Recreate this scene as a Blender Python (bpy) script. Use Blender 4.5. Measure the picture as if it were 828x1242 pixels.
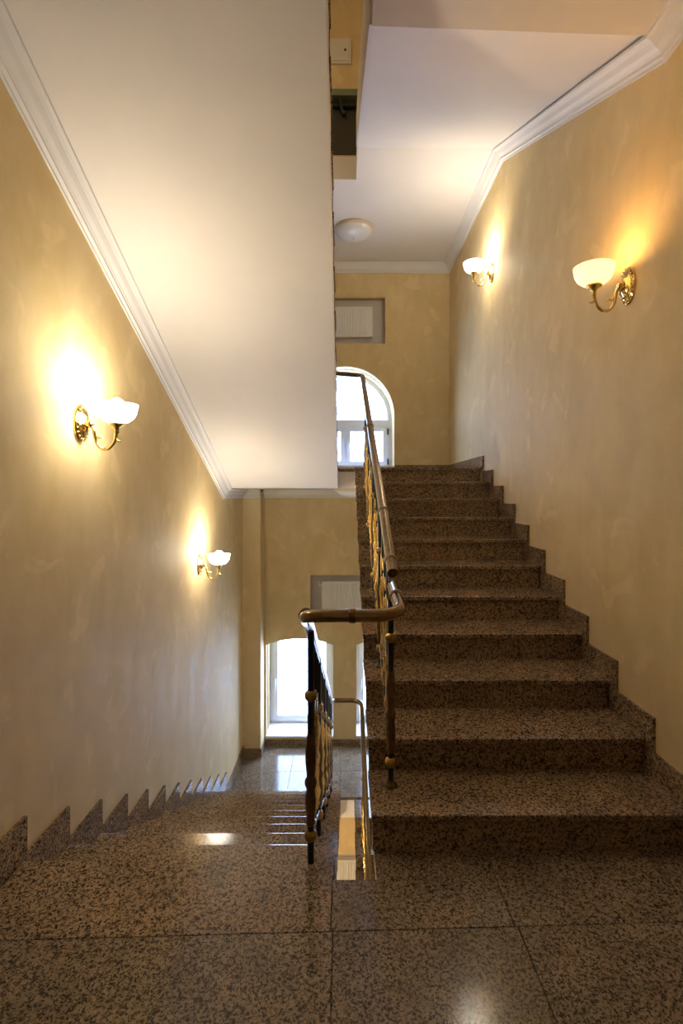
import bpy, bmesh, math, random
from mathutils import Vector, Matrix
random.seed(7)
for o in list(bpy.data.objects): bpy.data.objects.remove(o)
S = bpy.context.scene
COL = S.collection

# ------------------------------------------------------------------ camera
cd = bpy.data.cameras.new('camera'); cam = bpy.data.objects.new('camera', cd); COL.objects.link(cam)
cd.sensor_fit = 'AUTO'; cd.sensor_width = 36.0; cd.lens = 18.01
cd.shift_x = (414-419.7)/1242; cd.shift_y = -(621-599.2)/1242
cam.location = (0, 0, 1.369); cam.rotation_euler = (math.pi/2, 0, -0.005)
cd.clip_start = 0.05
S.camera = cam

# ------------------------------------------------------------------ world, exposure
W = bpy.data.worlds.new('overcast_sky'); S.world = W; W.use_nodes = True
bg = W.node_tree.nodes['Background']; bg.inputs[0].default_value = (0.48, 0.64, 1.0, 1); bg.inputs[1].default_value = 10.5
vs = S.view_settings; vs.view_transform = 'Standard'; vs.look = 'None'; vs.gamma = 1; vs.use_curve_mapping = False
vs.exposure = 1.12
BULB = {'white': ((1.0, .91, .75), 165.0), 'amber': ((1.0, .54, .17), 55.0)}

def portal(name, x, y, z, w, h):
    l = bpy.data.lights.new(name, 'AREA'); l.shape = 'RECTANGLE'; l.size = w; l.size_y = h; l.energy = 1
    l.cycles.is_portal = True
    o = bpy.data.objects.new(name, l); COL.objects.link(o); o.location = (x, y, z)
    o.rotation_euler = (-math.pi/2, 0, 0)          # faces -Y, into the stairwell
def hall_light(name, loc, energy, rad=.09):      # lamps of the storeys above and below, out of view
    l = bpy.data.lights.new(name, 'POINT'); l.energy = energy; l.color = (1.0, .86, .64); l.shadow_soft_size = rad
    o = bpy.data.objects.new(name, l); COL.objects.link(o); o.location = loc
hall_light('upper_storey_lamp', (-.9, 3.6, 6.3), 17)
hall_light('lower_storey_lamp', (-.9, 4.4, -3.0), 30)
portal('window_portal', .025, 6.99, 2.35, 1.25, 1.32)
portal('window_portal', -.552, 6.89, -1.05, .86, 1.27)
portal('window_portal', .581, 6.89, -1.05, .86, 1.27)

# ------------------------------------------------------------------ dimensions
XL, XR = -1.207, 1.343           # faces of the side walls
WL, WR = -.038, .115             # edges of the open well
R, T = .148, .30
Y_R, Y_L = 1.9435, 1.921         # first nosing right, landing nosing left
Z1, Zm = 11*R, -12*R             # upper and lower half landings
YU, YD = 6.49, 6.415             # back wall planes above and below the half landing
PI = math.pi

# ------------------------------------------------------------------ materials
def new_mat(name):
    m = bpy.data.materials.new(name); m.use_nodes = True
    return m, m.node_tree.nodes, m.node_tree.links, m.node_tree.nodes['Principled BSDF']
def simple(name, col, rough=.5, metal=0.0, spec=.5):
    m, n, l, b = new_mat(name)
    b.inputs['Base Color'].default_value = (*col, 1); b.inputs['Roughness'].default_value = rough
    b.inputs['Metallic'].default_value = metal; b.inputs['Specular IOR Level'].default_value = spec
    return m
def ramp(n, stops, interp='LINEAR'):
    r = n.new('ShaderNodeValToRGB'); r.color_ramp.interpolation = interp
    e = r.color_ramp.elements
    while len(e) > 1: e.remove(e[-1])
    e[0].position, e[0].color = stops[0][0], (*stops[0][1], 1)
    for p, c in stops[1:]:
        k = e.new(p); k.color = (*c, 1)
    return r
def coords(n, l, per_object=True, scale=(1, 1, 1)):
    g = n.new('ShaderNodeNewGeometry'); mp = n.new('ShaderNodeMapping'); mp.inputs['Scale'].default_value = scale
    l.new(g.outputs['Position'], mp.inputs['Vector'])
    if per_object:
        oi = n.new('ShaderNodeObjectInfo'); mu = n.new('ShaderNodeMath'); mu.operation = 'MULTIPLY'; mu.inputs[1].default_value = 37.0
        l.new(oi.outputs['Random'], mu.inputs[0])
        cb = n.new('ShaderNodeCombineXYZ')
        for i in range(3): l.new(mu.outputs[0], cb.inputs[i])
        l.new(cb.outputs[0], mp.inputs['Location'])
    return mp.outputs[0]
def granite(name, light, mid, dark, scale=1.0, rough=.14):
    m, n, l, b = new_mat(name)
    v = coords(n, l)
    # soft feldspar / quartz mottling
    v1 = n.new('ShaderNodeTexVoronoi'); v1.inputs['Scale'].default_value = 95*scale; l.new(v, v1.inputs['Vector'])
    r1 = ramp(n, [(0, mid), (.35, light), (.7, mid), (1, tuple(c*.62 for c in mid))])
    sp = n.new('ShaderNodeSeparateColor'); l.new(v1.outputs['Color'], sp.inputs[0]); l.new(sp.outputs[0], r1.inputs[0])
    # clustered dark mica
    n1 = n.new('ShaderNodeTexNoise'); n1.inputs['Scale'].default_value = 62*scale; n1.inputs['Detail'].default_value = 3.5; n1.inputs['Roughness'].default_value = .62
    n1.inputs['Distortion'].default_value = .5; l.new(v, n1.inputs['Vector'])
    r2 = ramp(n, [(.0, (1, 1, 1)), (.40, (1, 1, 1)), (.47, (0, 0, 0)), (1, (0, 0, 0))]); l.new(n1.outputs[0], r2.inputs[0])
    v2 = n.new('ShaderNodeTexVoronoi'); v2.inputs['Scale'].default_value = 150*scale; l.new(v, v2.inputs['Vector'])
    sp2 = n.new('ShaderNodeSeparateColor'); l.new(v2.outputs['Color'], sp2.inputs[0])
    r3 = ramp(n, [(0, (1, 1, 1)), (.13, (1, 1, 1)), (.16, (0, 0, 0)), (1, (0, 0, 0))]); l.new(sp2.outputs[1], r3.inputs[0])
    mx = n.new('ShaderNodeMath'); mx.operation = 'MAXIMUM'; l.new(r2.outputs[0], mx.inputs[0]); l.new(r3.outputs[0], mx.inputs[1])
    mul = n.new('ShaderNodeMath'); mul.operation = 'MULTIPLY'; mul.inputs[1].default_value = .93; l.new(mx.outputs[0], mul.inputs[0])
    mix = n.new('ShaderNodeMix'); mix.data_type = 'RGBA'
    l.new(mul.outputs[0], mix.inputs[0]); l.new(r1.outputs[0], mix.inputs[6]); mix.inputs[7].default_value = (*dark, 1)
    # slow tonal drift
    n2 = n.new('ShaderNodeTexNoise'); n2.inputs['Scale'].default_value = 7; l.new(v, n2.inputs['Vector'])
    r4 = ramp(n, [(.3, (.82, .82, .82)), (.7, (1.1, 1.08, 1.05))]); l.new(n2.outputs[0], r4.inputs[0])
    mm = n.new('ShaderNodeMix'); mm.data_type = 'RGBA'; mm.blend_type = 'MULTIPLY'; mm.inputs[0].default_value = 1
    l.new(mix.outputs[2], mm.inputs[6]); l.new(r4.outputs[0], mm.inputs[7])
    l.new(mm.outputs[2], b.inputs['Base Color'])
    b.inputs['Roughness'].default_value = rough; b.inputs['Specular IOR Level'].default_value = .4
    return m
def plaster(name, c1, c2, rough=.68):
    m, n, l, b = new_mat(name)
    v = coords(n, l, False)
    a = n.new('ShaderNodeTexNoise'); a.inputs['Scale'].default_value = 1.7; a.inputs['Detail'].default_value = 6; a.inputs['Roughness'].default_value = .6; l.new(v, a.inputs['Vector'])
    vz = coords(n, l, False, (1.0, 1.0, .55))
    b2 = n.new('ShaderNodeTexNoise'); b2.inputs['Scale'].default_value = 6; b2.inputs['Detail'].default_value = 7; b2.inputs['Roughness'].default_value = .6; b2.inputs['Distortion'].default_value = .4; l.new(vz, b2.inputs['Vector'])
    ad = n.new('ShaderNodeMath'); ad.operation = 'ADD'; l.new(a.outputs[0], ad.inputs[0]); l.new(b2.outputs[0], ad.inputs[1])
    hf = n.new('ShaderNodeMath'); hf.operation = 'MULTIPLY'; hf.inputs[1].default_value = .5; l.new(ad.outputs[0], hf.inputs[0])
    r = ramp(n, [(.36, c1), (.64, c2)]); l.new(hf.outputs[0], r.inputs[0])
    pn = n.new('ShaderNodeTexNoise'); pn.inputs['Scale'].default_value = 4.2; pn.inputs['Detail'].default_value = 3; pn.inputs['Distortion'].default_value = .6; l.new(v, pn.inputs['Vector'])
    pr = ramp(n, [(.60, (0, 0, 0)), (.66, (.35, .35, .35))]); l.new(pn.outputs[0], pr.inputs[0])      # pale trowel patches
    pm = n.new('ShaderNodeMix'); pm.data_type = 'RGBA'; l.new(pr.outputs[0], pm.inputs[0]); l.new(r.outputs[0], pm.inputs[6])
    pm.inputs[7].default_value = (*[min(1, c*1.18) for c in c2], 1); l.new(pm.outputs[2], b.inputs['Base Color'])
    b.inputs['Specular IOR Level'].default_value = .12
    rr = ramp(n, [(.35, (rough-.08,)*3), (.65, (rough+.08,)*3)]); l.new(b2.outputs[0], rr.inputs[0]); l.new(rr.outputs[0], b.inputs['Roughness'])
    return m
def painted(name, c, rough=.6):
    m, n, l, b = new_mat(name)
    v = coords(n, l, False)
    a = n.new('ShaderNodeTexNoise'); a.inputs['Scale'].default_value = 3; a.inputs['Detail'].default_value = 4; l.new(v, a.inputs['Vector'])
    r = ramp(n, [(.3, tuple(x*.96 for x in c)), (.7, c)]); l.new(a.outputs[0], r.inputs[0]); l.new(r.outputs[0], b.inputs['Base Color'])
    b.inputs['Roughness'].default_value = rough; b.inputs['Specular IOR Level'].default_value = .3
    return m
def brass_mat(name, c, rough):
    m, n, l, b = new_mat(name)
    v = coords(n, l, False)
    a = n.new('ShaderNodeTexNoise'); a.inputs['Scale'].default_value = 60; a.inputs['Detail'].default_value = 3; l.new(v, a.inputs['Vector'])
    r = ramp(n, [(.35, tuple(x*.72 for x in c)), (.65, c)]); l.new(a.outputs[0], r.inputs[0]); l.new(r.outputs[0], b.inputs['Base Color'])
    b.inputs['Metallic'].default_value = 1; b.inputs['Roughness'].default_value = rough
    return m
M = {}
M['wall'] = plaster('cream_plaster', (.66, .492, .235), (.77, .61, .345))
M['white'] = painted('white_paint', (.80, .745, .69))
M['cornice'] = painted('cornice_white', (.80, .77, .74), .5)
M['granite'] = granite('stair_granite', (.43, .30, .182), (.31, .213, .127), (.026, .019, .013), 1.35)
M['granite_floor'] = granite('landing_granite', (.35, .268, .18), (.258, .192, .126), (.032, .025, .018), 1.5)
M['brass'] = brass_mat('brass', (.90, .64, .20), .22)
M['gold'] = brass_mat('polished_brass', (.90, .66, .26), .12)
M['bronze'] = brass_mat('bronze', (.24, .15, .07), .3)
M['darkbronze'] = brass_mat('dark_bronze', (.10, .07, .035), .35)
M['collar'] = brass_mat('aged_brass', (.50, .33, .11), .3)
M['iron'] = simple('black_iron', (.018, .016, .018), .35, .3)
M['pvc'] = simple('window_white', (.80, .82, .86), .35)
M['sill'] = simple('sill_white', (.82, .84, .88), .25)
M['rad'] = simple('radiator_enamel', (.80, .78, .72), .4)
M['niche'] = painted('niche_paint', (.60, .55, .49))
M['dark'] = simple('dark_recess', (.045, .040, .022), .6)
M['green'] = simple('green_band', (.16, .20, .13), .6)
M['box'] = simple('box_enamel', (.72, .68, .60), .4)
M['domeglass'] = simple('opal_glass', (.74, .73, .74), .25)
M['rim'] = simple('dome_rim', (.62, .52, .38), .35)
M['grille'] = simple('slot_dark', (.08, .08, .08), .6)
def rail_mat():
    m, n, l, b = new_mat('varnished_rail')
    v = coords(n, l, False, (6, 6, 6))
    a = n.new('ShaderNodeTexNoise'); a.inputs['Scale'].default_value = 6; a.inputs['Detail'].default_value = 4; l.new(v, a.inputs['Vector'])
    r = ramp(n, [(.3, (.18, .11, .04)), (.7, (.28, .18, .07))]); l.new(a.outputs[0], r.inputs[0]); l.new(r.outputs[0], b.inputs['Base Color'])
    b.inputs['Roughness'].default_value = .2; b.inputs['Metallic'].default_value = .8
    b.inputs['Coat Weight'].default_value = .5; b.inputs['Coat Roughness'].default_value = .1
    return m
M['rail'] = rail_mat()
def pane_mat():
    m, n, l, b = new_mat('window_glass')
    n.remove(b); out = n['Material Output']
    t = n.new('ShaderNodeBsdfTransparent'); t.inputs[0].default_value = (.95, .97, 1, 1)
    g = n.new('ShaderNodeBsdfGlossy'); g.inputs['Roughness'].default_value = .02
    mx = n.new('ShaderNodeMixShader'); mx.inputs[0].default_value = .06
    l.new(t.outputs[0], mx.inputs[1]); l.new(g.outputs[0], mx.inputs[2]); l.new(mx.outputs[0], out.inputs[0])
    return m
M['pane'] = pane_mat()
def emit(name, col, s):
    m, n, l, b = new_mat(name); b.inputs['Base Color'].default_value = (.9, .9, .9, 1)
    b.inputs['Emission Color'].default_value = (*col, 1); b.inputs['Emission Strength'].default_value = s
    return m
def shade_mat(name, col, s):
    m, n, l, b = new_mat(name); out = n['Material Output']
    v = coords(n, l, False)
    a = n.new('ShaderNodeTexNoise'); a.inputs['Scale'].default_value = 45; a.inputs['Detail'].default_value = 2; l.new(v, a.inputs['Vector'])
    r = ramp(n, [(.42, tuple(x*.72 for x in col)), (.55, col)]); l.new(a.outputs[0], r.inputs[0])
    l.new(r.outputs[0], b.inputs['Emission Color']); b.inputs['Emission Strength'].default_value = s
    b.inputs['Base Color'].default_value = (.85, .82, .75, 1); b.inputs['Roughness'].default_value = .2
    t = n.new('ShaderNodeBsdfTranslucent'); t.inputs[0].default_value = (*[min(1, .55+.4*c) for c in col], 1)
    mx = n.new('ShaderNodeMixShader'); mx.inputs[0].default_value = .5 if s > 1 else .2
    l.new(b.outputs[0], mx.inputs[1]); l.new(t.outputs[0], mx.inputs[2]); l.new(mx.outputs[0], out.inputs[0])
    return m
for k, (c, s) in BULB.items():
    M['bulb_'+k] = emit('bulb_'+k, c, s)
    M['shade_'+k] = shade_mat('frosted_shade_'+k, (1, .93, .80) if k == 'white' else (1, .87, .60), 22.0 if k == 'white' else .32)

# ------------------------------------------------------------------ mesh helpers
class MB:
    def __init__(s): s.v = []; s.f = []; s.sm = []
    def add(s, vs, fs, smooth=False):
        o = len(s.v); s.v += [tuple(v) for v in vs]; s.f += [tuple(i+o for i in f) for f in fs]; s.sm += [smooth]*len(fs); return s
    def box(s, x0, x1, y0, y1, z0, z1):
        v = [(x, y, z) for z in (z0, z1) for y in (y0, y1) for x in (x0, x1)]
        return s.add(v, [(0, 2, 3, 1), (4, 5, 7, 6), (0, 1, 5, 4), (2, 6, 7, 3), (0, 4, 6, 2), (1, 3, 7, 5)])
    def cbox(s, x0, x1, y0, y1, z0, z1, c=.003):
        """box with chamfered edges along z top"""
        return s.prism([(x0+c, y0), (x1-c, y0), (x1, y0+c), (x1, y1-c), (x1-c, y1), (x0+c, y1), (x0, y1-c), (x0, y0+c)], z0, z1)
    def prism(s, poly, a0, a1, axis='z'):
        """polygon extruded along axis; poly given in the other two axes (xy, yz for x, xz for y)"""
        def P(p, a): return {'z': (p[0], p[1], a), 'x': (a, p[0], p[1]), 'y': (p[0], a, p[1])}[axis]
        n = len(poly)
        vs = [P(p, a0) for p in poly]+[P(p, a1) for p in poly]
        fs = [tuple(range(n))[::-1], tuple(range(n, 2*n))]+[(i, (i+1) % n, n+(i+1) % n, n+i) for i in range(n)]
        return s.add(vs, fs)
    def lathe(s, prof, c=(0, 0, 0), n=16, axis='z', sx=1, sy=1, smooth=True):
        vs = []; fs = []
        for r, h in prof:
            for i in range(n):
                a = 2*PI*i/n; p = (r*math.cos(a)*sx, r*math.sin(a)*sy, h)
                if axis == 'x': p = (h, p[0], p[1])
                if axis == 'y': p = (p[0], h, p[1])
                vs.append((p[0]+c[0], p[1]+c[1], p[2]+c[2]))
        for j in range(len(prof)-1):
            for i in range(n):
                k = (i+1) % n; fs.append((j*n+i, j*n+k, (j+1)*n+k, (j+1)*n+i))
        s.add(vs, fs, smooth)
        if prof[0][0] > 1e-4: s.add(vs[:n], [tuple(range(n))[::-1]])
        if prof[-1][0] > 1e-4: s.add(vs[-n:], [tuple(range(n))])
        return s
    def tube(s, pts, rad, n=10, caps=True, smooth=True):
        pts = [Vector(p) for p in pts]; N = len(pts)
        rad = rad if isinstance(rad, (list, tuple)) else [rad]*N
        tan = []
        for i in range(N):
            a = pts[max(0, i-1)]; b = pts[min(N-1, i+1)]; tan.append((b-a).normalized())
        up = Vector((0, 0, 1)) if abs(tan[0].z) < .9 else Vector((1, 0, 0))
        nrm = (up-tan[0]*up.dot(tan[0])).normalized(); vs = []
        for i in range(N):
            nrm = (nrm-tan[i]*nrm.dot(tan[i])).normalized(); bi = tan[i].cross(nrm)
            for k in range(n):
                a = 2*PI*k/n; vs.append(pts[i]+(nrm*math.cos(a)+bi*math.sin(a))*rad[i])
        fs = [(j*n+i, j*n+(i+1) % n, (j+1)*n+(i+1) % n, (j+1)*n+i) for j in range(N-1) for i in range(n)]
        s.add(vs, fs, smooth)
        if caps: s.add(vs[:n], [tuple(range(n))[::-1]]); s.add(vs[-n:], [tuple(range(n))])
        return s
    def mesh(s, name):
        me = bpy.data.meshes.new(name); me.from_pydata(s.v, [], s.f); me.update()
        bm = bmesh.new(); bm.from_mesh(me)
        bmesh.ops.recalc_face_normals(bm, faces=bm.faces); bm.to_mesh(me); bm.free()
        me.polygons.foreach_set('use_smooth', s.sm); return me
    def build(s, name, mat, parent=None):
        return obj(name, s.mesh(name), mat, parent)
def obj(name, me, mat, parent=None, loc=None):
    if mat and not me.materials: me.materials.append(M[mat])
    o = bpy.data.objects.new(name, me); COL.objects.link(o)
    if parent: o.parent = parent
    if loc: o.location = loc
    return o
def tag(o, label, cat, group=None):
    o['label'] = label; o['category'] = cat
    if group: o['group'] = group
    return o
def struct(o, label, cat):
    o['kind'] = 'structure'; return tag(o, label, cat)
def empty(name, loc=(0, 0, 0), rz=0):
    o = bpy.data.objects.new(name, None); COL.objects.link(o); o.location = loc; o.rotation_euler = (0, 0, rz); return o
def fillet(pts, rad, n=7):
    pts = [Vector(p) for p in pts]; out = [pts[0]]
    for i in range(1, len(pts)-1):
        a, p, b = pts[i-1], pts[i], pts[i+1]
        d1 = (a-p); d2 = (b-p); r = min(rad, d1.length*.49, d2.length*.49)
        s, e = p+d1.normalized()*r, p+d2.normalized()*r
        for k in range(n+1):
            t = k/n; out.append(s*(1-t)**2+p*2*t*(1-t)+e*t*t)
    out.append(pts[-1]); return out
def copy_tree(o, parent=None):
    c = o.copy(); COL.objects.link(c)
    if parent: c.parent = parent
    for ch in list(o.children): copy_tree(ch, c)
    return c
def holed_plate(outer, holes, y0, y1, name):
    """flat plate in the XZ plane with holes, thickness y0..y1 (filled 2D curve turned into a mesh)"""
    cu = bpy.data.curves.new('tmp', 'CURVE'); cu.dimensions = '2D'; cu.fill_mode = 'BOTH'; cu.extrude = (y1-y0)/2
    for poly in [outer]+holes:
        sp = cu.splines.new('POLY'); sp.points.add(len(poly)-1); sp.use_cyclic_u = True
        for p, q in zip(sp.points, poly): p.co = (q[0], q[1], 0, 1)
    ob = bpy.data.objects.new('tmp', cu); COL.objects.link(ob)
    dg = bpy.context.evaluated_depsgraph_get(); dg.update()
    me = bpy.data.meshes.new_from_object(ob.evaluated_get(dg)); bpy.data.objects.remove(ob); bpy.data.curves.remove(cu)
    # local (x, y, z) -> world (x, mid - z, y)
    mid = (y0+y1)/2
    for v in me.vertices: v.co = (v.co.x, mid-v.co.z, v.co.y)
    me.name = name
    bm = bmesh.new(); bm.from_mesh(me); bmesh.ops.remove_doubles(bm, verts=bm.verts, dist=1e-5)
    bmesh.ops.recalc_face_normals(bm, faces=bm.faces)
    bm.to_mesh(me); bm.free(); me.materials.clear()
    return me
def join_meshes(a, b):
    bm = bmesh.new(); bm.from_mesh(a); bm.from_mesh(b); bm.to_mesh(a); bm.free(); return a
def rect(x0, x1, z0, z1): return [(x0, z0), (x1, z0), (x1, z1), (x0, z1)]
def arch(cx, r, z0, zs, n=28, rise=None):
    """rectangle with an arched head; rise < r gives a segmental arch"""
    rise = r if rise is None else rise
    Rr = (r*r+rise*rise)/(2*rise); zc = zs+rise-Rr; a0 = math.asin(min(1, r/Rr))
    pts = [(cx-r, z0), (cx+r, z0)]
    for i in range(n+1):
        a = a0-2*a0*i/n; pts.append((cx+Rr*math.sin(a), zc+Rr*math.cos(a)))
    return pts

# ------------------------------------------------------------------ walls
ZB, ZT = -5.6, 7.66
w = MB().box(XL-.25, XL, -1.6, 7.0, ZB, ZT).build('wall_left', 'wall'); struct(w, 'cream plastered wall down the left side of the stairwell', 'wall')
w = MB().box(XR, XR+.25, -1.6, 7.0, ZB, ZT).build('wall_right', 'wall'); struct(w, 'cream plastered wall along the rising right flight', 'wall')
w = MB().box(XL-.25, XR+.25, -1.85, -1.6, ZB, ZT).build('wall_front', 'wall'); struct(w, 'cream plastered wall behind the viewpoint', 'wall')

UPW = arch(.025, .617, 1.70, 2.373)                       # upper semicircular window
LW1 = arch(-.552, .422, -1.676, -.523, 12, .082)          # lower windows with flat arches
LW2 = arch(.581, .422, -1.676, -.523, 12, .082)
NU = rect(-.49, .527, 3.275, 3.87); NL = rect(-.418, .447, -.145, .352); NS = rect(-.42, .45, -4.3, -3.14)
ND = rect(-.45, .60, 5.66, 6.50)
wu = join_meshes(holed_plate(rect(XL, XR, 1.5, ZT), [UPW, NU, ND], YU, YU+.13, 'wall_back_upper'),
                 holed_plate(rect(XL, XR, 1.5, ZT), [UPW], YU+.13, YU+.50, 'tmp'))
w = obj('wall_back_upper', wu, 'wall'); struct(w, 'cream plastered end wall with the round arched window', 'wall')
MB().box(-.49, .527, YU+.125, YU+.1295, 3.275, 3.87).build('niche_lining', 'niche', w)
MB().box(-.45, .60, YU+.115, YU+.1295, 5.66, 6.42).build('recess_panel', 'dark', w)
MB().box(-.45, .60, YU-.004, YU+.1295, 6.42, 6.50).build('lintel_band', 'green', w)
MB().tube([(-.44, YU+.06, 6.34), (.1, YU+.06, 6.34), (.59, YU+.05, 6.36)], .028, 8).build('pipe', 'iron', w)
MB().tube([(-.05, YU+.04, 6.40), (-.02, YU+.05, 6.25), (.02, YU+.05, 6.22)], .03, 8).build('pipe', 'iron', w)
wl = join_meshes(holed_plate(rect(XL, XR, ZB, 1.5), [LW1, LW2, NL, NS], YD, YD+.13, 'wall_back'),
                 holed_plate(rect(XL, XR, ZB, 1.5), [LW1, LW2], YD+.13, YD+.46, 'tmp'))
w = obj('wall_back', wl, 'wall'); struct(w, 'yellow plastered end wall with two low arched windows', 'wall')
MB().box(-.418, .447, YD+.125, YD+.1295, -.145, .352).build('niche_lining', 'niche', w)
MB().box(-.42, .45, YD+.125, YD+.1295, -4.3, -3.14).build('niche_lining', 'niche', w)
w = MB().box(XL, -.994, 6.135, YD, Zm, 1.40).build('wall_pier', 'wall'); struct(w, 'narrow cream pier in the corner left of the low window', 'wall pier')
w = MB().box(XL-.25, XR+.25, -1.85, 7.2, ZT, ZT+.2).build('ceiling', 'white'); struct(w, 'pale ceiling high above the stairwell', 'ceiling')

# ------------------------------------------------------------------ slabs, floors
def slab(name, polys, z0, z1, mat, label, cat):
    b = MB()
    for p in polys: b.prism(p, z0, z1)
    o = b.build(name, mat); struct(o, label, cat); return o
def q(x0, x1, y0, y1): return [(x0, y0), (x1, y0), (x1, y1), (x0, y1)]
def tile(parent, poly, z, mat='granite_floor', th=.028, g=.0014):
    cx = sum(p[0] for p in poly)/len(poly); cy = sum(p[1] for p in poly)/len(poly)
    def inset(p, d): return (p[0]+math.copysign(d, cx-p[0]), p[1]+math.copysign(d, cy-p[1]))
    lo = [inset(p, g) for p in poly]; hi = [inset(p, g+.001) for p in poly]; n = len(poly)
    vs = [(*p, z-th) for p in lo]+[(*p, z-.001) for p in lo]+[(*p, z) for p in hi]
    fs = [tuple(range(n))[::-1], tuple(range(2*n, 3*n))]
    for j in (0, n): fs += [(j+i, j+(i+1) % n, j+n+(i+1) % n, j+n+i) for i in range(n)]
    return MB().add(vs, fs).build('floor_slab', mat, parent)
# entrance landing (the viewpoint stands here)
YE = 1.82
fl = slab('floor', [q(XL, XR, -1.6, 1.80), q(XL, WL-.012, 1.80, Y_L-.02), q(WR+.012, XR, 1.80, 1.98)], -.21, -.029, 'granite_floor', 'speckled granite landing floor at the foot of the rising flight', 'floor')
def cj(x): return 1.605+.027*x            # the cross joint runs slightly askew
SK = .016
tile(fl, [(XL+SK, cj(XL)), (-.040, cj(-.04)), (-.040, Y_L), (XL+SK, Y_L)], 0, 'granite')
tile(fl, [(-.040, cj(-.04)), (.543, cj(.543)), (.543, 1.978), (WR, 1.978), (WR, YE), (-.040, YE)], 0)
tile(fl, [(.543, cj(.543)), (1.15, cj(1.15)), (1.15, 1.978), (.543, 1.978)], 0)
tile(fl, [(1.15, cj(1.15)), (XR-SK, cj(XR)), (XR-SK, 1.978), (1.15, 1.978)], 0)
for r_ in range(5):
    ya, yb = cj(0)-.6*(r_+1), cj(0)-.6*r_
    for a, b_ in ((XL+SK, -.034), (-.034, .552), (.552, 1.15), (1.15, XR-SK)):
        lo = -1.6 if r_ == 4 else None
        tile(fl, [(a, max(-1.6, ya+.027*a)), (b_, max(-1.6, ya+.027*b_)), (b_, yb+.027*b_), (a, yb+.027*a)], 0)
# upper half landing
YW = 5.31
f1 = slab('floor.001', [q(XL, WL-.02, 5.14, YU), q(WL-.02, WR, YW, YU), q(WR, XR, 4.99, YU)], 1.43, Z1-.029, 'white', 'white edged half landing under the round arched window', 'floor')
for a, b_ in ((XL+SK, -.6), (-.6, WL), (WL, .55), (.55, 1.0), (1.0, XR-SK)):
    y0 = 5.15 if b_ <= WL+.01 else (YW if a < 0 else 5.25)
    for c_, d_ in ((y0, 5.85), (5.85, YU-SK)): tile(f1, q(a, b_, c_, d_), Z1)
# lower half landing
f2 = slab('floor.002', [q(XL, WL, 5.24, YD), q(WL, WR, YW, YD), q(WR, XR, 5.0, YD)], Zm-.21, Zm-.029, 'white', 'polished granite half landing in front of the low windows', 'floor')
for a, b_ in ((XL+SK, -.6), (-.6, WL), (WL, .40), (.40, .9), (.9, XR-SK)):
    y0 = 5.24 if b_ <= WL+.01 else (YW if a < 0 else 5.27)
    ye = 6.135-SK if a < -1.1 else YD-SK
    for c_, d_ in ((y0, 5.82), (5.82, ye)): tile(f2, q(a, b_, c_, d_), Zm)
tile(f2, q(-.994+SK, -.6, 6.118, YD-SK), Zm)
# storey above the viewpoint and the landing over the arched window
def l2(x): return 2.087+.035*x
slab('ceiling.001', [[(WR, -1.6), (XR, -1.6), (XR, l2(XR)), (WR, l2(WR))], q(WL-.02, WR, -1.6, 1.85), q(XL, WL-.02, -1.6, 1.08)], 3.28, 3.47, 'white', 'flat white landing underside at the top of the picture', 'ceiling')
slab('ceiling.002', [q(WR, XR, 4.305, YU), q(WL-.02, WR, 4.74, YU), q(XL, WL-.02, 4.74, YU)], 4.28, 4.49, 'white', 'flat white ceiling above the round arched window', 'ceiling')
slab('floor.004', [q(XL-.2, XR+.2, -1.8, 6.9)], ZB-.2, ZB, 'granite_floor', 'granite floor at the bottom of the stairwell', 'floor')
slab('floor.003', [q(XL, XR, -1.6, 1.95)], Zm-11*R-.2, Zm-11*R, 'granite_floor', 'granite landing one storey down below the viewpoint', 'floor')

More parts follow.
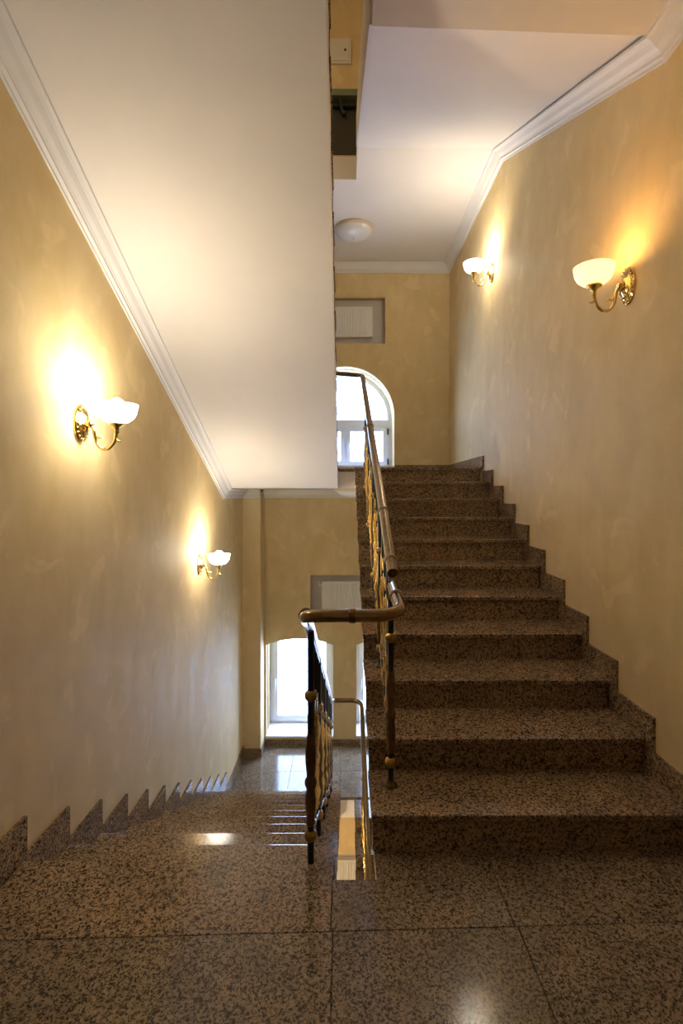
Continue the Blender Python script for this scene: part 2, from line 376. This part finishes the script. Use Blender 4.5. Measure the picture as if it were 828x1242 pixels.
# ------------------------------------------------------------------ stair flights
def tread_profile(d, th=.03):
    return [(0, -.005), (.0015, -.0015), (.005, 0), (d, 0), (d, -th), (.006, -th), (.001, -th+.006)]
def flight(name, label, x0, x1, wall, Yb, sgn, z0, n, r, t, soffit, skirt=None, sk_front=0, o=.022, ntread=None, base_mat='white', last=.3):
    """n risers; nosing k at u=(k-1)t, z=k*r; world Y = Yb + sgn*u. wall: -1 wall on the x0 side, +1 on the x1 side"""
    root = empty(name, ((x0+x1)/2, Yb, z0)); tag(root, label, 'staircase')
    a0 = x0-(x0+x1)/2+(.016 if wall < 0 else -.008); a1 = x1-(x0+x1)/2-(.016 if wall > 0 else -.008)
    S_ = lambda poly: [(sgn*u, z) for u, z in poly]
    nt = n if ntread is None else ntread
    tm = MB().prism(S_(tread_profile(t+o-.001)), a0, a1, 'x').mesh('tread'); rm = MB().prism(S_([(o, 0), (o+.018, 0), (o+.018, r-.031), (o, r-.031)]), a0+.004, a1-.004, 'x').mesh('riser')
    for k in range(1, nt+1):
        if k == n and last:
            m_ = MB().prism(S_(tread_profile(last)), a0, a1, 'x').mesh('tread')
        else: m_ = tm
        if not (k == n and not last): obj('tread', m_, 'granite', root, (0, sgn*(k-1)*t, k*r))
    for k in range(1, n+1): obj('riser', rm, 'granite', root, (0, sgn*(k-1)*t, (k-1)*r))
    top = []
    for k in range(1, n+1):
        u = (k-1)*t+o+.019
        top += [(u, (k-1)*r if k == 1 else (k-1)*r-.031), (u, k*r-.031)]
    body = top+[(sgn*(y-Yb), z-z0) for y, z in soffit]
    xb0 = x0-(x0+x1)/2+(.001 if wall < 0 else 0); xb1 = x1-(x0+x1)/2-(.001 if wall > 0 else 0)
    b = MB().prism(S_(body), xb0, xb1, 'x').build('flight_body', base_mat, root)
    if skirt:
        wx = (a0-.015, a0-.001) if wall < 0 else (a1+.001, a1+.015)
        c = .004
        sm = MB().prism(S_([(sk_front, -r), (sk_front+t-.001, -r), (sk_front+t-.001, skirt), (sk_front, skirt)]), wx[0], wx[1], 'x').mesh('skirting')
        for k in range(1, n+1):
            if k == n: continue
            obj('skirting', sm, 'granite', root, (0, sgn*(k-1)*t, k*r))
    return root
fr = flight('stair_flight', 'granite stair flight climbing on the right to the arched window', WR, XR, 1, Y_R, 1, 0, 11, R, T,
            [(5.0, 1.60), (5.0, 1.43), (4.75, 1.36), (2.05, .03), (1.985, -.02)], .108, -.046)
flight('stair_flight', 'granite stair flight going down on the left to the low windows', XL, WL, -1, Y_L+11*T, -1, Zm, 12, R, T,
       [(1.91, -.03), (1.91, -.20), (2.15, -.26), (5.1, -1.72), (5.2, Zm-.10)], .156, -.02+T*0, last=0)
flight('stair_flight', 'granite stair flight below, glimpsed through the open well', WR, XR, 1, 1.97, 1, Zm-11*R, 11, R, T,
       [(5.02, Zm-.03), (5.02, Zm-.21), (4.75, Zm-.27), (2.08, Zm-11*R+.03), (2.0, Zm-11*R)], .108, -.046)
R2 = (3.47-Z1)/12
flight('stair_flight', 'overhead stair flight whose smooth white sloping soffit fills the upper left', XL, WL-.022, -1, 5.12, -1, Z1, 12, R2, T,
       [(1.083, 3.44), (1.083, 3.28), (5.14, 1.43), (5.14, 1.60)], None, last=.73)
R3 = (4.49-3.47)/7
fu = flight('stair_flight', 'overhead stair flight with white soffit rising along the upper right', WR, XR, 1, 2.40, 1, 3.47, 7, R3, T,
       [(4.30, 4.46), (4.305, 4.28), (2.085, 3.28), (2.085, 3.47)], None, last=.1)
MB().prism([(2.09-2.4, 3.285-3.47), (4.305-2.4, 4.285-3.47), (4.305-2.4, 4.55-3.47), (2.9-2.4, 4.06-3.47), (2.09-2.4, 3.76-3.47)], WR-.010-(WR+XR)/2, WR-(WR+XR)/2, 'x').build('stringer', 'white', fu)
# skirting along the landings
def plinth(name, x0, x1, y0, y1, z0, z1, label):
    o = MB().box(x0, x1, y0, y1, z0, z1).build(name, 'granite'); struct(o, label, 'baseboard')
plinth('baseboard_left', XL, XL+.015, Y_L+11*T+.025, 6.135, Zm, Zm+.135, 'granite baseboard on the left wall beside the lower landing')
plinth('baseboard_left.001', XL, XL+.015, -1.6, Y_L+.018, 0, .156, 'granite baseboard on the left wall beside the near landing')
plinth('baseboard_pier', XL+.015, -.994+.015, 6.12, 6.135, Zm, Zm+.10, 'granite baseboard around the corner pier')
plinth('baseboard_pier.001', -.994, -.979, 6.1352, YD, Zm, Zm+.10, 'granite baseboard on the inner side of the corner pier')
plinth('baseboard_back', -.979, XR, YD-.015, YD, Zm, Zm+.075, 'low granite baseboard under the low windows')
plinth('baseboard_right', XR-.015, XR, Y_R+10*T-.046, YU, Z1, Z1+.108, 'granite baseboard on the right wall of the upper landing')
plinth('baseboard_back.001', .645, XR-.015, YU-.015, YU, Z1, Z1+.108, 'granite baseboard right of the round arched window')
plinth('baseboard_right.001', XR-.015, XR, -1.6, Y_R-.047, 0, .108, 'granite baseboard on the right wall beside the near landing')

# ------------------------------------------------------------------ cornices
def cornice(name, pts, inward, label):
    """pts: path along wall/ceiling corner; inward: horizontal unit vector away from the wall"""
    prof = [(0, 0), (.085, 0), (.085, -.014), (.072, -.020), (.060, -.030), (.045, -.052), (.030, -.066), (.022, -.078), (.022, -.092), (.008, -.096), (.008, -.112), (0, -.112)]
    b = MB(); n = len(prof); vs = []
    for p in pts:
        for a, z in prof: vs.append((p[0]+inward[0]*a, p[1]+inward[1]*a, p[2]+z))
    fs = [(j*n+i, j*n+(i+1) % n, (j+1)*n+(i+1) % n, (j+1)*n+i) for j in range(len(pts)-1) for i in range(n)]
    fs += [tuple(range(n))[::-1], tuple(range((len(pts)-1)*n, len(pts)*n))]
    o = b.add(vs, fs).build(name, 'cornice'); struct(o, label, 'cornice')
cornice('trim_1', [(XR, -1.6, 3.28), (XR, 2.125, 3.28), (XR, 4.307, 4.28), (XR, YU, 4.28)], (-1, 0), 'white moulded cornice kinking along the right wall')
cornice('trim_2', [(XL, YU, 4.28), (XR-.001, YU, 4.28)], (0, -1), 'white moulded cornice above the upper radiator niche')
cornice('trim_3', [(XL, 1.083, 3.28), (XL, 5.14, 1.43), (XL, 6.135, 1.43)], (1, 0), 'white moulded cornice sloping down the left wall')
cornice('trim_4', [(XL, 6.135, 1.43), (-.994, 6.135, 1.43)], (0, -1), 'white moulded cornice across the corner pier')
cornice('trim_5', [(-.994, YD, 1.43), (XR, YD, 1.43)], (0, -1), 'white moulded cornice above the lower radiator niche')

# ------------------------------------------------------------------ windows
def bars(parent, name, rects, y0, y1, mat='pvc'):
    for r_ in rects: MB().box(r_[0], r_[1], y0, y1, r_[2], r_[3]).build(name, mat, parent)
def low_window(name, cx, label):
    root = empty(name, (cx, YD+.37, -1.676)); root['kind'] = 'structure'; tag(root, label, 'window')
    y0, y1 = 0, .07; zs = 1.153; r = .422; rise = .082
    o_ = arch(0, r, 0, zs, 12, rise); i_ = arch(0, r-.05, .05, zs, 12, rise-.045)
    root_frame = obj('window_frame', holed_plate(o_, [i_], y0, y1, 'window_frame'), 'pvc', root)
    ca = arch(0, r-.048, .048, zs, 12, rise-.043); cb = arch(0, r-.105, .112, zs-.05, 12, rise-.05)
    cs = obj('casement', holed_plate(ca, [cb], y0-.018, y1-.02, 'casement'), 'pvc', root)
    g = arch(0, r-.10, .107, zs-.045, 12, rise-.048)
    obj('pane', holed_plate(g, [], .02, .026, 'pane'), 'pane', cs)
    h = MB().box(-r+.062, -r+.086, -.028, -.018, .55, .63).tube([(-r+.074, -.028, .60), (-r+.074, -.055, .60), (-r+.074, -.055, .48)], .009, 6).build('handle', 'sill', cs)
    MB().box(-r+.001, r-.001, -.385, -.002, .001, .022).build('window_sill', 'sill', root)
    return root
low_window('window_1', -.552, 'low arched white window with deep sill at the foot of the stairs')
low_window('window_2', .581, 'low arched white window mostly hidden behind the right flight')
root = empty('window_3', (.025, YU+.36, 1.70)); root['kind'] = 'structure'; tag(root, 'tall round arched white window at the upper landing', 'window')
zs, r = .673, .617
obj('window_frame', holed_plate(arch(0, r, 0, zs), [arch(0, r-.055, .66, zs, 28), rect(-r+.055, -.02, .05, .56), rect(.02, r-.055, .05, .56)], 0, .08, 'window_frame'), 'pvc', root)
obj('pane', holed_plate(arch(0, r-.052, .655, zs, 28), [], .036, .042, 'pane'), 'pane', root)
for sx in (-1, 1):
    xa, xb = (.006, r-.057) if sx > 0 else (-r+.057, -.006)
    cs = obj('casement', holed_plate(rect(xa, xb, .052, .555), [rect(xa+.06, xb-.06, .105, .505)], -.02, .05, 'casement'), 'pvc', root)
    obj('pane', MB().box(xa+.058, xb-.058, .018, .024, .103, .507).mesh('pane'), 'pane', cs)
    if sx > 0:
        MB().box(xa+.022, xa+.045, -.03, -.02, .30, .38).tube([(xa+.033, -.03, .35), (xa+.033, -.058, .35), (xa+.033, -.058, .23)], .009, 6).build('handle', 'sill', cs)
        for hz in (.10, .50): MB().lathe([(.012, -.04), (.012, .04)], (xb+.006, -.022, hz), 8).build('hinge', 'grille', cs)
MB().box(-r+.001, r-.001, -.375, -.002, .001, .022).build('window_sill', 'sill', root)

# ------------------------------------------------------------------ radiators
def radiator(label, x0, x1, y, z0, z1, pipe_x):
    root = empty('radiator', ((x0+x1)/2, y, z0)); tag(root, label, 'radiator', 'panel radiators in the wall niches')
    hw, h = (x1-x0)/2, z1-z0; n = int((x1-x0)/.036)
    MB().box(-hw, hw, -.012, .05, 0, h).build('panel', 'rad', root)
    vs = []; fs = []; N = 0
    pts = []
    pitch = 2*(hw-.02)/n
    for i in range(n):
        a = -hw+.02+i*pitch
        pts += [(a, -.013), (a+.3*pitch, -.013), (a+.42*pitch, -.021), (a+.88*pitch, -.021)]
    pts.append((hw-.02, -.013))
    for x_, y_ in pts: vs += [(x_, y_, .03), (x_, y_, h-.03)]
    for i in range(len(pts)-1): fs.append((2*i, 2*i+2, 2*i+3, 2*i+1))
    MB().add(vs, fs).build('fluted_front', 'rad', root)
    MB().box(-hw-.003, hw+.003, -.024, .053, h-.02, h+.003).build('top_grille', 'rad', root)
    MB().box(-hw-.004, -hw, -.02, .05, .0, h-.02).build('side_cover', 'rad', root); MB().box(hw, hw+.004, -.02, .05, .0, h-.02).build('side_cover', 'rad', root)
    MB().tube([(pipe_x, .015, h-.05), (pipe_x+math.copysign(.07, pipe_x), .015, h-.05), (pipe_x+math.copysign(.075, pipe_x), .015, h+.0)], .012, 8).build('valve', 'rad', root)
    return root
radiator('white fluted radiator in the niche above the round arched window', -.33, .365, YU+.065, 3.375, 3.755, -.33)
radiator('white fluted radiator in the niche above the low windows', -.27, .33, YD+.065, -.12, .262, -.27)
radiator('white radiator on the storey below, glimpsed through the well', -.33, .36, YD+.065, -4.05, -3.25, -.33)

# ------------------------------------------------------------------ ceiling dome, electrical box
root = empty('ceiling_lamp', (.115, 5.62, 4.28)); tag(root, 'unlit white glass dome lamp on the ceiling above the round arched window', 'ceiling lamp', 'dome lamps under the landings')
MB().lathe([(.212, 0), (.215, -.008), (.212, -.026), (.200, -.030)], n=32).build('rim', 'rim', root)
MB().lathe([(.203, -.022)]+[(.203*math.cos(a), -.022-.085*math.sin(a)) for a in [i*PI/2/9 for i in range(1, 9)]]+[(.001, -.107)], n=32).build('glass_dome', 'domeglass', root)
MB().lathe([(.001, -.122), (.009, -.118), (.010, -.108), (.006, -.104)], n=12).build('finial', 'rim', root)
low = copy_tree(root); low.location = (.115, 5.62, 1.43); low['label'] = 'unlit white glass dome lamp under the half landing, peeking below the slab edge'
root = empty('electrical_box', (-.085, YU, 6.80)); tag(root, 'pale metal electrical box on the yellow wall high above the well', 'electrical box')
MB().box(-.18, .18, -.030, -.0005, 0, .315).build('casing', 'box', root)
d_ = MB().cbox(-.15, .15, -.040, -.031, .028, .287).build('door', 'box', root)
MB().lathe([(.014, -.048), (.014, -.040)], (.105, 0, .16), 12, 'y').build('lock', 'iron', d_)

# ------------------------------------------------------------------ wall lamps
def wall_lamp(label, loc, rz, kind):
    root = empty('wall_lamp', loc, rz); tag(root, label, 'wall lamp', 'brass wall lamps with glass bowls')
    # +x points out of the wall
    MB().lathe([(.088, .0005), (.090, .006), (.084, .012), (.074, .013), (.070, .020), (.060, .023), (.052, .021), (.046, .026), (.030, .034), (.001, .036)], n=28, axis='x', sx=.68, sy=1).build('backplate', 'gold', root)
    bd = MB()
    for i in range(22):
        a = 2*PI*i/22; bd.lathe([(.001, -.005), (.005, 0), (.001, .005)], (.017, .079*.68*math.cos(a), .079*math.sin(a)), 6)
    bd.build('beading', 'gold', root)
    MB().lathe([(.020, .030), (.024, .036), (.018, .046), (.020, .052), (.012, .060), (.001, .062)], n=14, axis='x').build('rosette', 'gold', root)
    arm = [(.045, 0, -.005), (.062, 0, -.020), (.066, 0, -.055), (.075, 0, -.092), (.098, 0, -.116), (.124, 0, -.118), (.148, 0, -.102), (.162, 0, -.072), (.167, 0, -.040), (.167, 0, -.015)]
    MB().tube(fillet(arm, .03, 3), .0075, 10).build('arm', 'gold', root)
    MB().tube([(.066, 0, -.052), (.085, .0, -.066), (.100, 0, -.062), (.108, 0, -.072)], [.004, .006, .005, .002], 8).build('leaf', 'gold', root)
    MB().tube([(.163, 0, -.066), (.176, 0, -.080), (.188, 0, -.078)], [.004, .006, .003], 8).build('leaf', 'gold', root)
    MB().lathe([(.009, -.045), (.012, -.040), (.010, -.030), (.016, -.018), (.034, -.006), (.036, .0), (.034, .004)], (.167, 0, 0), 18).build('cup', 'brass', root)
    pr = [(.026, .003), (.052, .010), (.074, .028), (.086, .052), (.090, .074), (.0935, .088)]
    MB().lathe(pr+[(r_-.004, z_) for r_, z_ in pr[::-1]], (.167, 0, 0), 30).build('glass_bowl', 'shade_'+kind, root)
    bp = [(.010, .012), (.012, .045)]+[(.033*math.sin(a), .085-.033*math.cos(a)) for a in [.5+i*(PI-.5)/8 for i in range(9)]]
    MB().lathe(bp, (.167, 0, 0), 14).build('bulb', 'bulb_'+kind, root)
wall_lamp('lit brass wall lamp with amber glowing bowl, nearest on the right wall', (XR, 2.402, 2.347), PI, 'amber')
wall_lamp('lit brass wall lamp on the right wall near the upper landing', (XR, 4.619, 3.366), PI, 'white')
wall_lamp('lit brass wall lamp with bright white bowl, nearest on the left wall', (XL, 2.353, 1.691), 0, 'white')
wall_lamp('lit brass wall lamp on the left wall near the lower landing', (XL, 4.277, .779), 0, 'white')

# ------------------------------------------------------------------ balustrades
POST_H = .86
def lathe_mesh(name, prof, n=10): return MB().lathe(prof, n=n).mesh(name)
bar_prof = lambda h, r_: [(r_, 0), (r_, h)]
post_me = MB().lathe(bar_prof(POST_H, .0125), n=8).mesh('post')
flange_me = lathe_mesh('base_flange', [(.029, 0), (.029, .006), (.022, .012), (.016, .016), (.015, .024)], 14)
knob_me = lathe_mesh('collar', [(.0135, -.020), (.022, -.012), (.024, 0), (.022, .012), (.0135, .020)], 12)
sleeve_me = lathe_mesh('sleeve', [(.0135, 0), (.020, .010), (.015, .022), (.020, .06), (.022, .10), (.016, .135), (.023, .15), (.023, .165), (.015, .18), (.020, .23), (.021, .27), (.016, .32), (.0135, .34)], 12)
bal_cast_me = lathe_mesh('brass_casting', [(.008, 0), (.016, .012), (.010, .026), (.018, .05), (.020, .075), (.011, .10), (.009, .13), (.013, .16), (.009, .19), (.017, .215), (.017, .235), (.009, .26), (.013, .30), (.020, .34), (.018, .37), (.010, .395), (.014, .41), (.008, .425)], 10)
def thin(me, k):
    for v in me.vertices: v.co.x *= k; v.co.y *= k
thin(bal_cast_me, .85)
def scroll_me():
    pts = []
    for i in range(19):                        # lower volute
        a = 2.6*PI*(1-i/18); r_ = .010+.024*(i/18); pts.append((0, -.004+r_*math.cos(a)*.9, .06+r_*math.sin(a)))
    pts += [(0, .020, .10), (0, -.005, .16), (0, -.028, .21)]
    for i in range(19):
        a = PI+2.4*PI*(i/18); r_ = .034-.024*(i/18); pts.append((0, .004+r_*math.cos(a)*.9, .25+r_*math.sin(a)))
    return MB().tube(pts, .005, 6).mesh('scroll')
scr_me = scroll_me()
leaf_me = MB().tube([(0, -.03, 0), (0, -.012, .03), (0, 0, .07), (0, .014, .035), (0, .03, .005)], [.003, .005, .006, .005, .003], 8).mesh('leaf_casting')
def balustrade(label, x, ys, zs, slope, sgn, n_posts, step, path, rings, bal=True, flange=True, radius=.0225, nb=3):
    """posts stand on treads; (ys, zs) foot of first post; each next post one step further along sgn*Y and slope up"""
    root = empty('balustrade', (x, ys, zs)); tag(root, label, 'balustrade', 'brass and iron stair balustrades')
    L = lambda p: (p[0]-x, p[1]-ys, p[2]-zs)
    pp = [L(p) for p in path]
    hr = MB().tube(fillet(pp, .11, 8), radius, 14).build('handrail', 'rail', root)
    for p, d in rings:                           # brass rings on the rail
        p = Vector(L(p)); d = Vector(d).normalized()
        MB().tube([p-d*.012, p-d*.008, p+d*.008, p+d*.012], [radius+.001, radius+.004, radius+.004, radius+.001], 14).build('rail_ring', 'bronze', hr)
    for i in range(n_posts):
        dy = sgn*step*i; dz = slope*step*i
        p = obj('post', post_me, 'iron', root, (0, dy, dz))
        
        if flange: obj('base_flange', flange_me, 'darkbronze', p)
        obj('collar', knob_me, 'collar', p, (0, 0, .10))
        obj('sleeve', sleeve_me, 'bronze', p, (0, 0, .14)); obj('collar', knob_me, 'brass', p, (0, 0, .62))
    # sloping iron bottom bar, and flat bar under the rail
    span = step*(n_posts-1)
    for nm, h in (('bottom_bar', .115), ('top_bar', POST_H-.018)):
        MB().tube([(0, 0, h), (0, sgn*span, h+slope*span)], .0095, 6).build(nm, 'iron', root)
    k = 0
    for i in range(n_posts-1):
        for j in range(nb):
            u = step*(i+(j+1)/(nb+1)); dz = slope*u
            if k == 0: bme = MB().lathe(bar_prof(POST_H-.135, .0065), n=6).mesh('baluster')
            b = obj('baluster', bme, 'iron', root, (0, sgn*u, dz+.117))
            obj('brass_casting', bal_cast_me, 'brass', b, (0, 0, .04)); obj('leaf_casting', leaf_me, 'brass', b, (0, 0, .50))
            k += 1
        for j in range(nb+1):
            u = step*(i+(j+.5)/(nb+1)); dz = slope*u
            s = obj('scroll', scr_me, 'brass', root, (0, sgn*u, dz+.14)); s2 = obj('scroll', scr_me, 'brass', root, (0, sgn*u, dz+.43)); s2.scale = (1, -.8, .8)
    return root
SL = R/T
# right flight
balustrade('brass balustrade with brown handrail climbing the right flight', .197, 2.143, R, SL, 1, 5, .6,
           [(.200, 2.085, 1.047), (.190, 3.5, 1.77), (.182, 4.90, 2.485), (.182, 5.08, 2.545), (-.145, 5.10, 2.575), (-.145, 4.9, 2.69)],
           [((.1995, 2.17, 1.09), (0, 1, .51)), ((.197, 2.55, 1.284), (0, 1, .51)), ((.189, 3.66, 1.852), (0, 1, .51))])
# left flight with the U-turn over the well
balustrade('brass balustrade descending left with handrail curving across the well', -.122, 1.935-.03, 0, -SL, 1, 6, .6,
           [(.203, 2.135, .985), (.203, 1.765, .950), (-.137, 1.765, .950), (-.137, 1.93, .895), (-.122, 4.88, -.605), (-.118, 5.11, -.69), (.178, 5.11, -.69), (.178, 4.90, -.75)],
           [((.03, 1.765, .950), (1, 0, 0)), ((.203, 1.99, .972), (0, 1, .1)), ((-.137, 1.86, .93), (0, 1, -.2))], flange=False)
balustrade('brass handrail of the flight below, seen down through the well', .185, 4.80, Zm-R, -SL, -1, 5, .6,
           [(.178, 4.899, -.7505), (.183, 2.1, -2.13)], [])
balustrade('brass balustrade of the overhead flight, barely peeking past its soffit edge', -.145, 4.67, Z1+2*R2, R2/T, -1, 5, .6,
           [(-.145, 4.899, 2.6905), (-.145, 1.95, 2.6905+2.949*R2/T)], [])
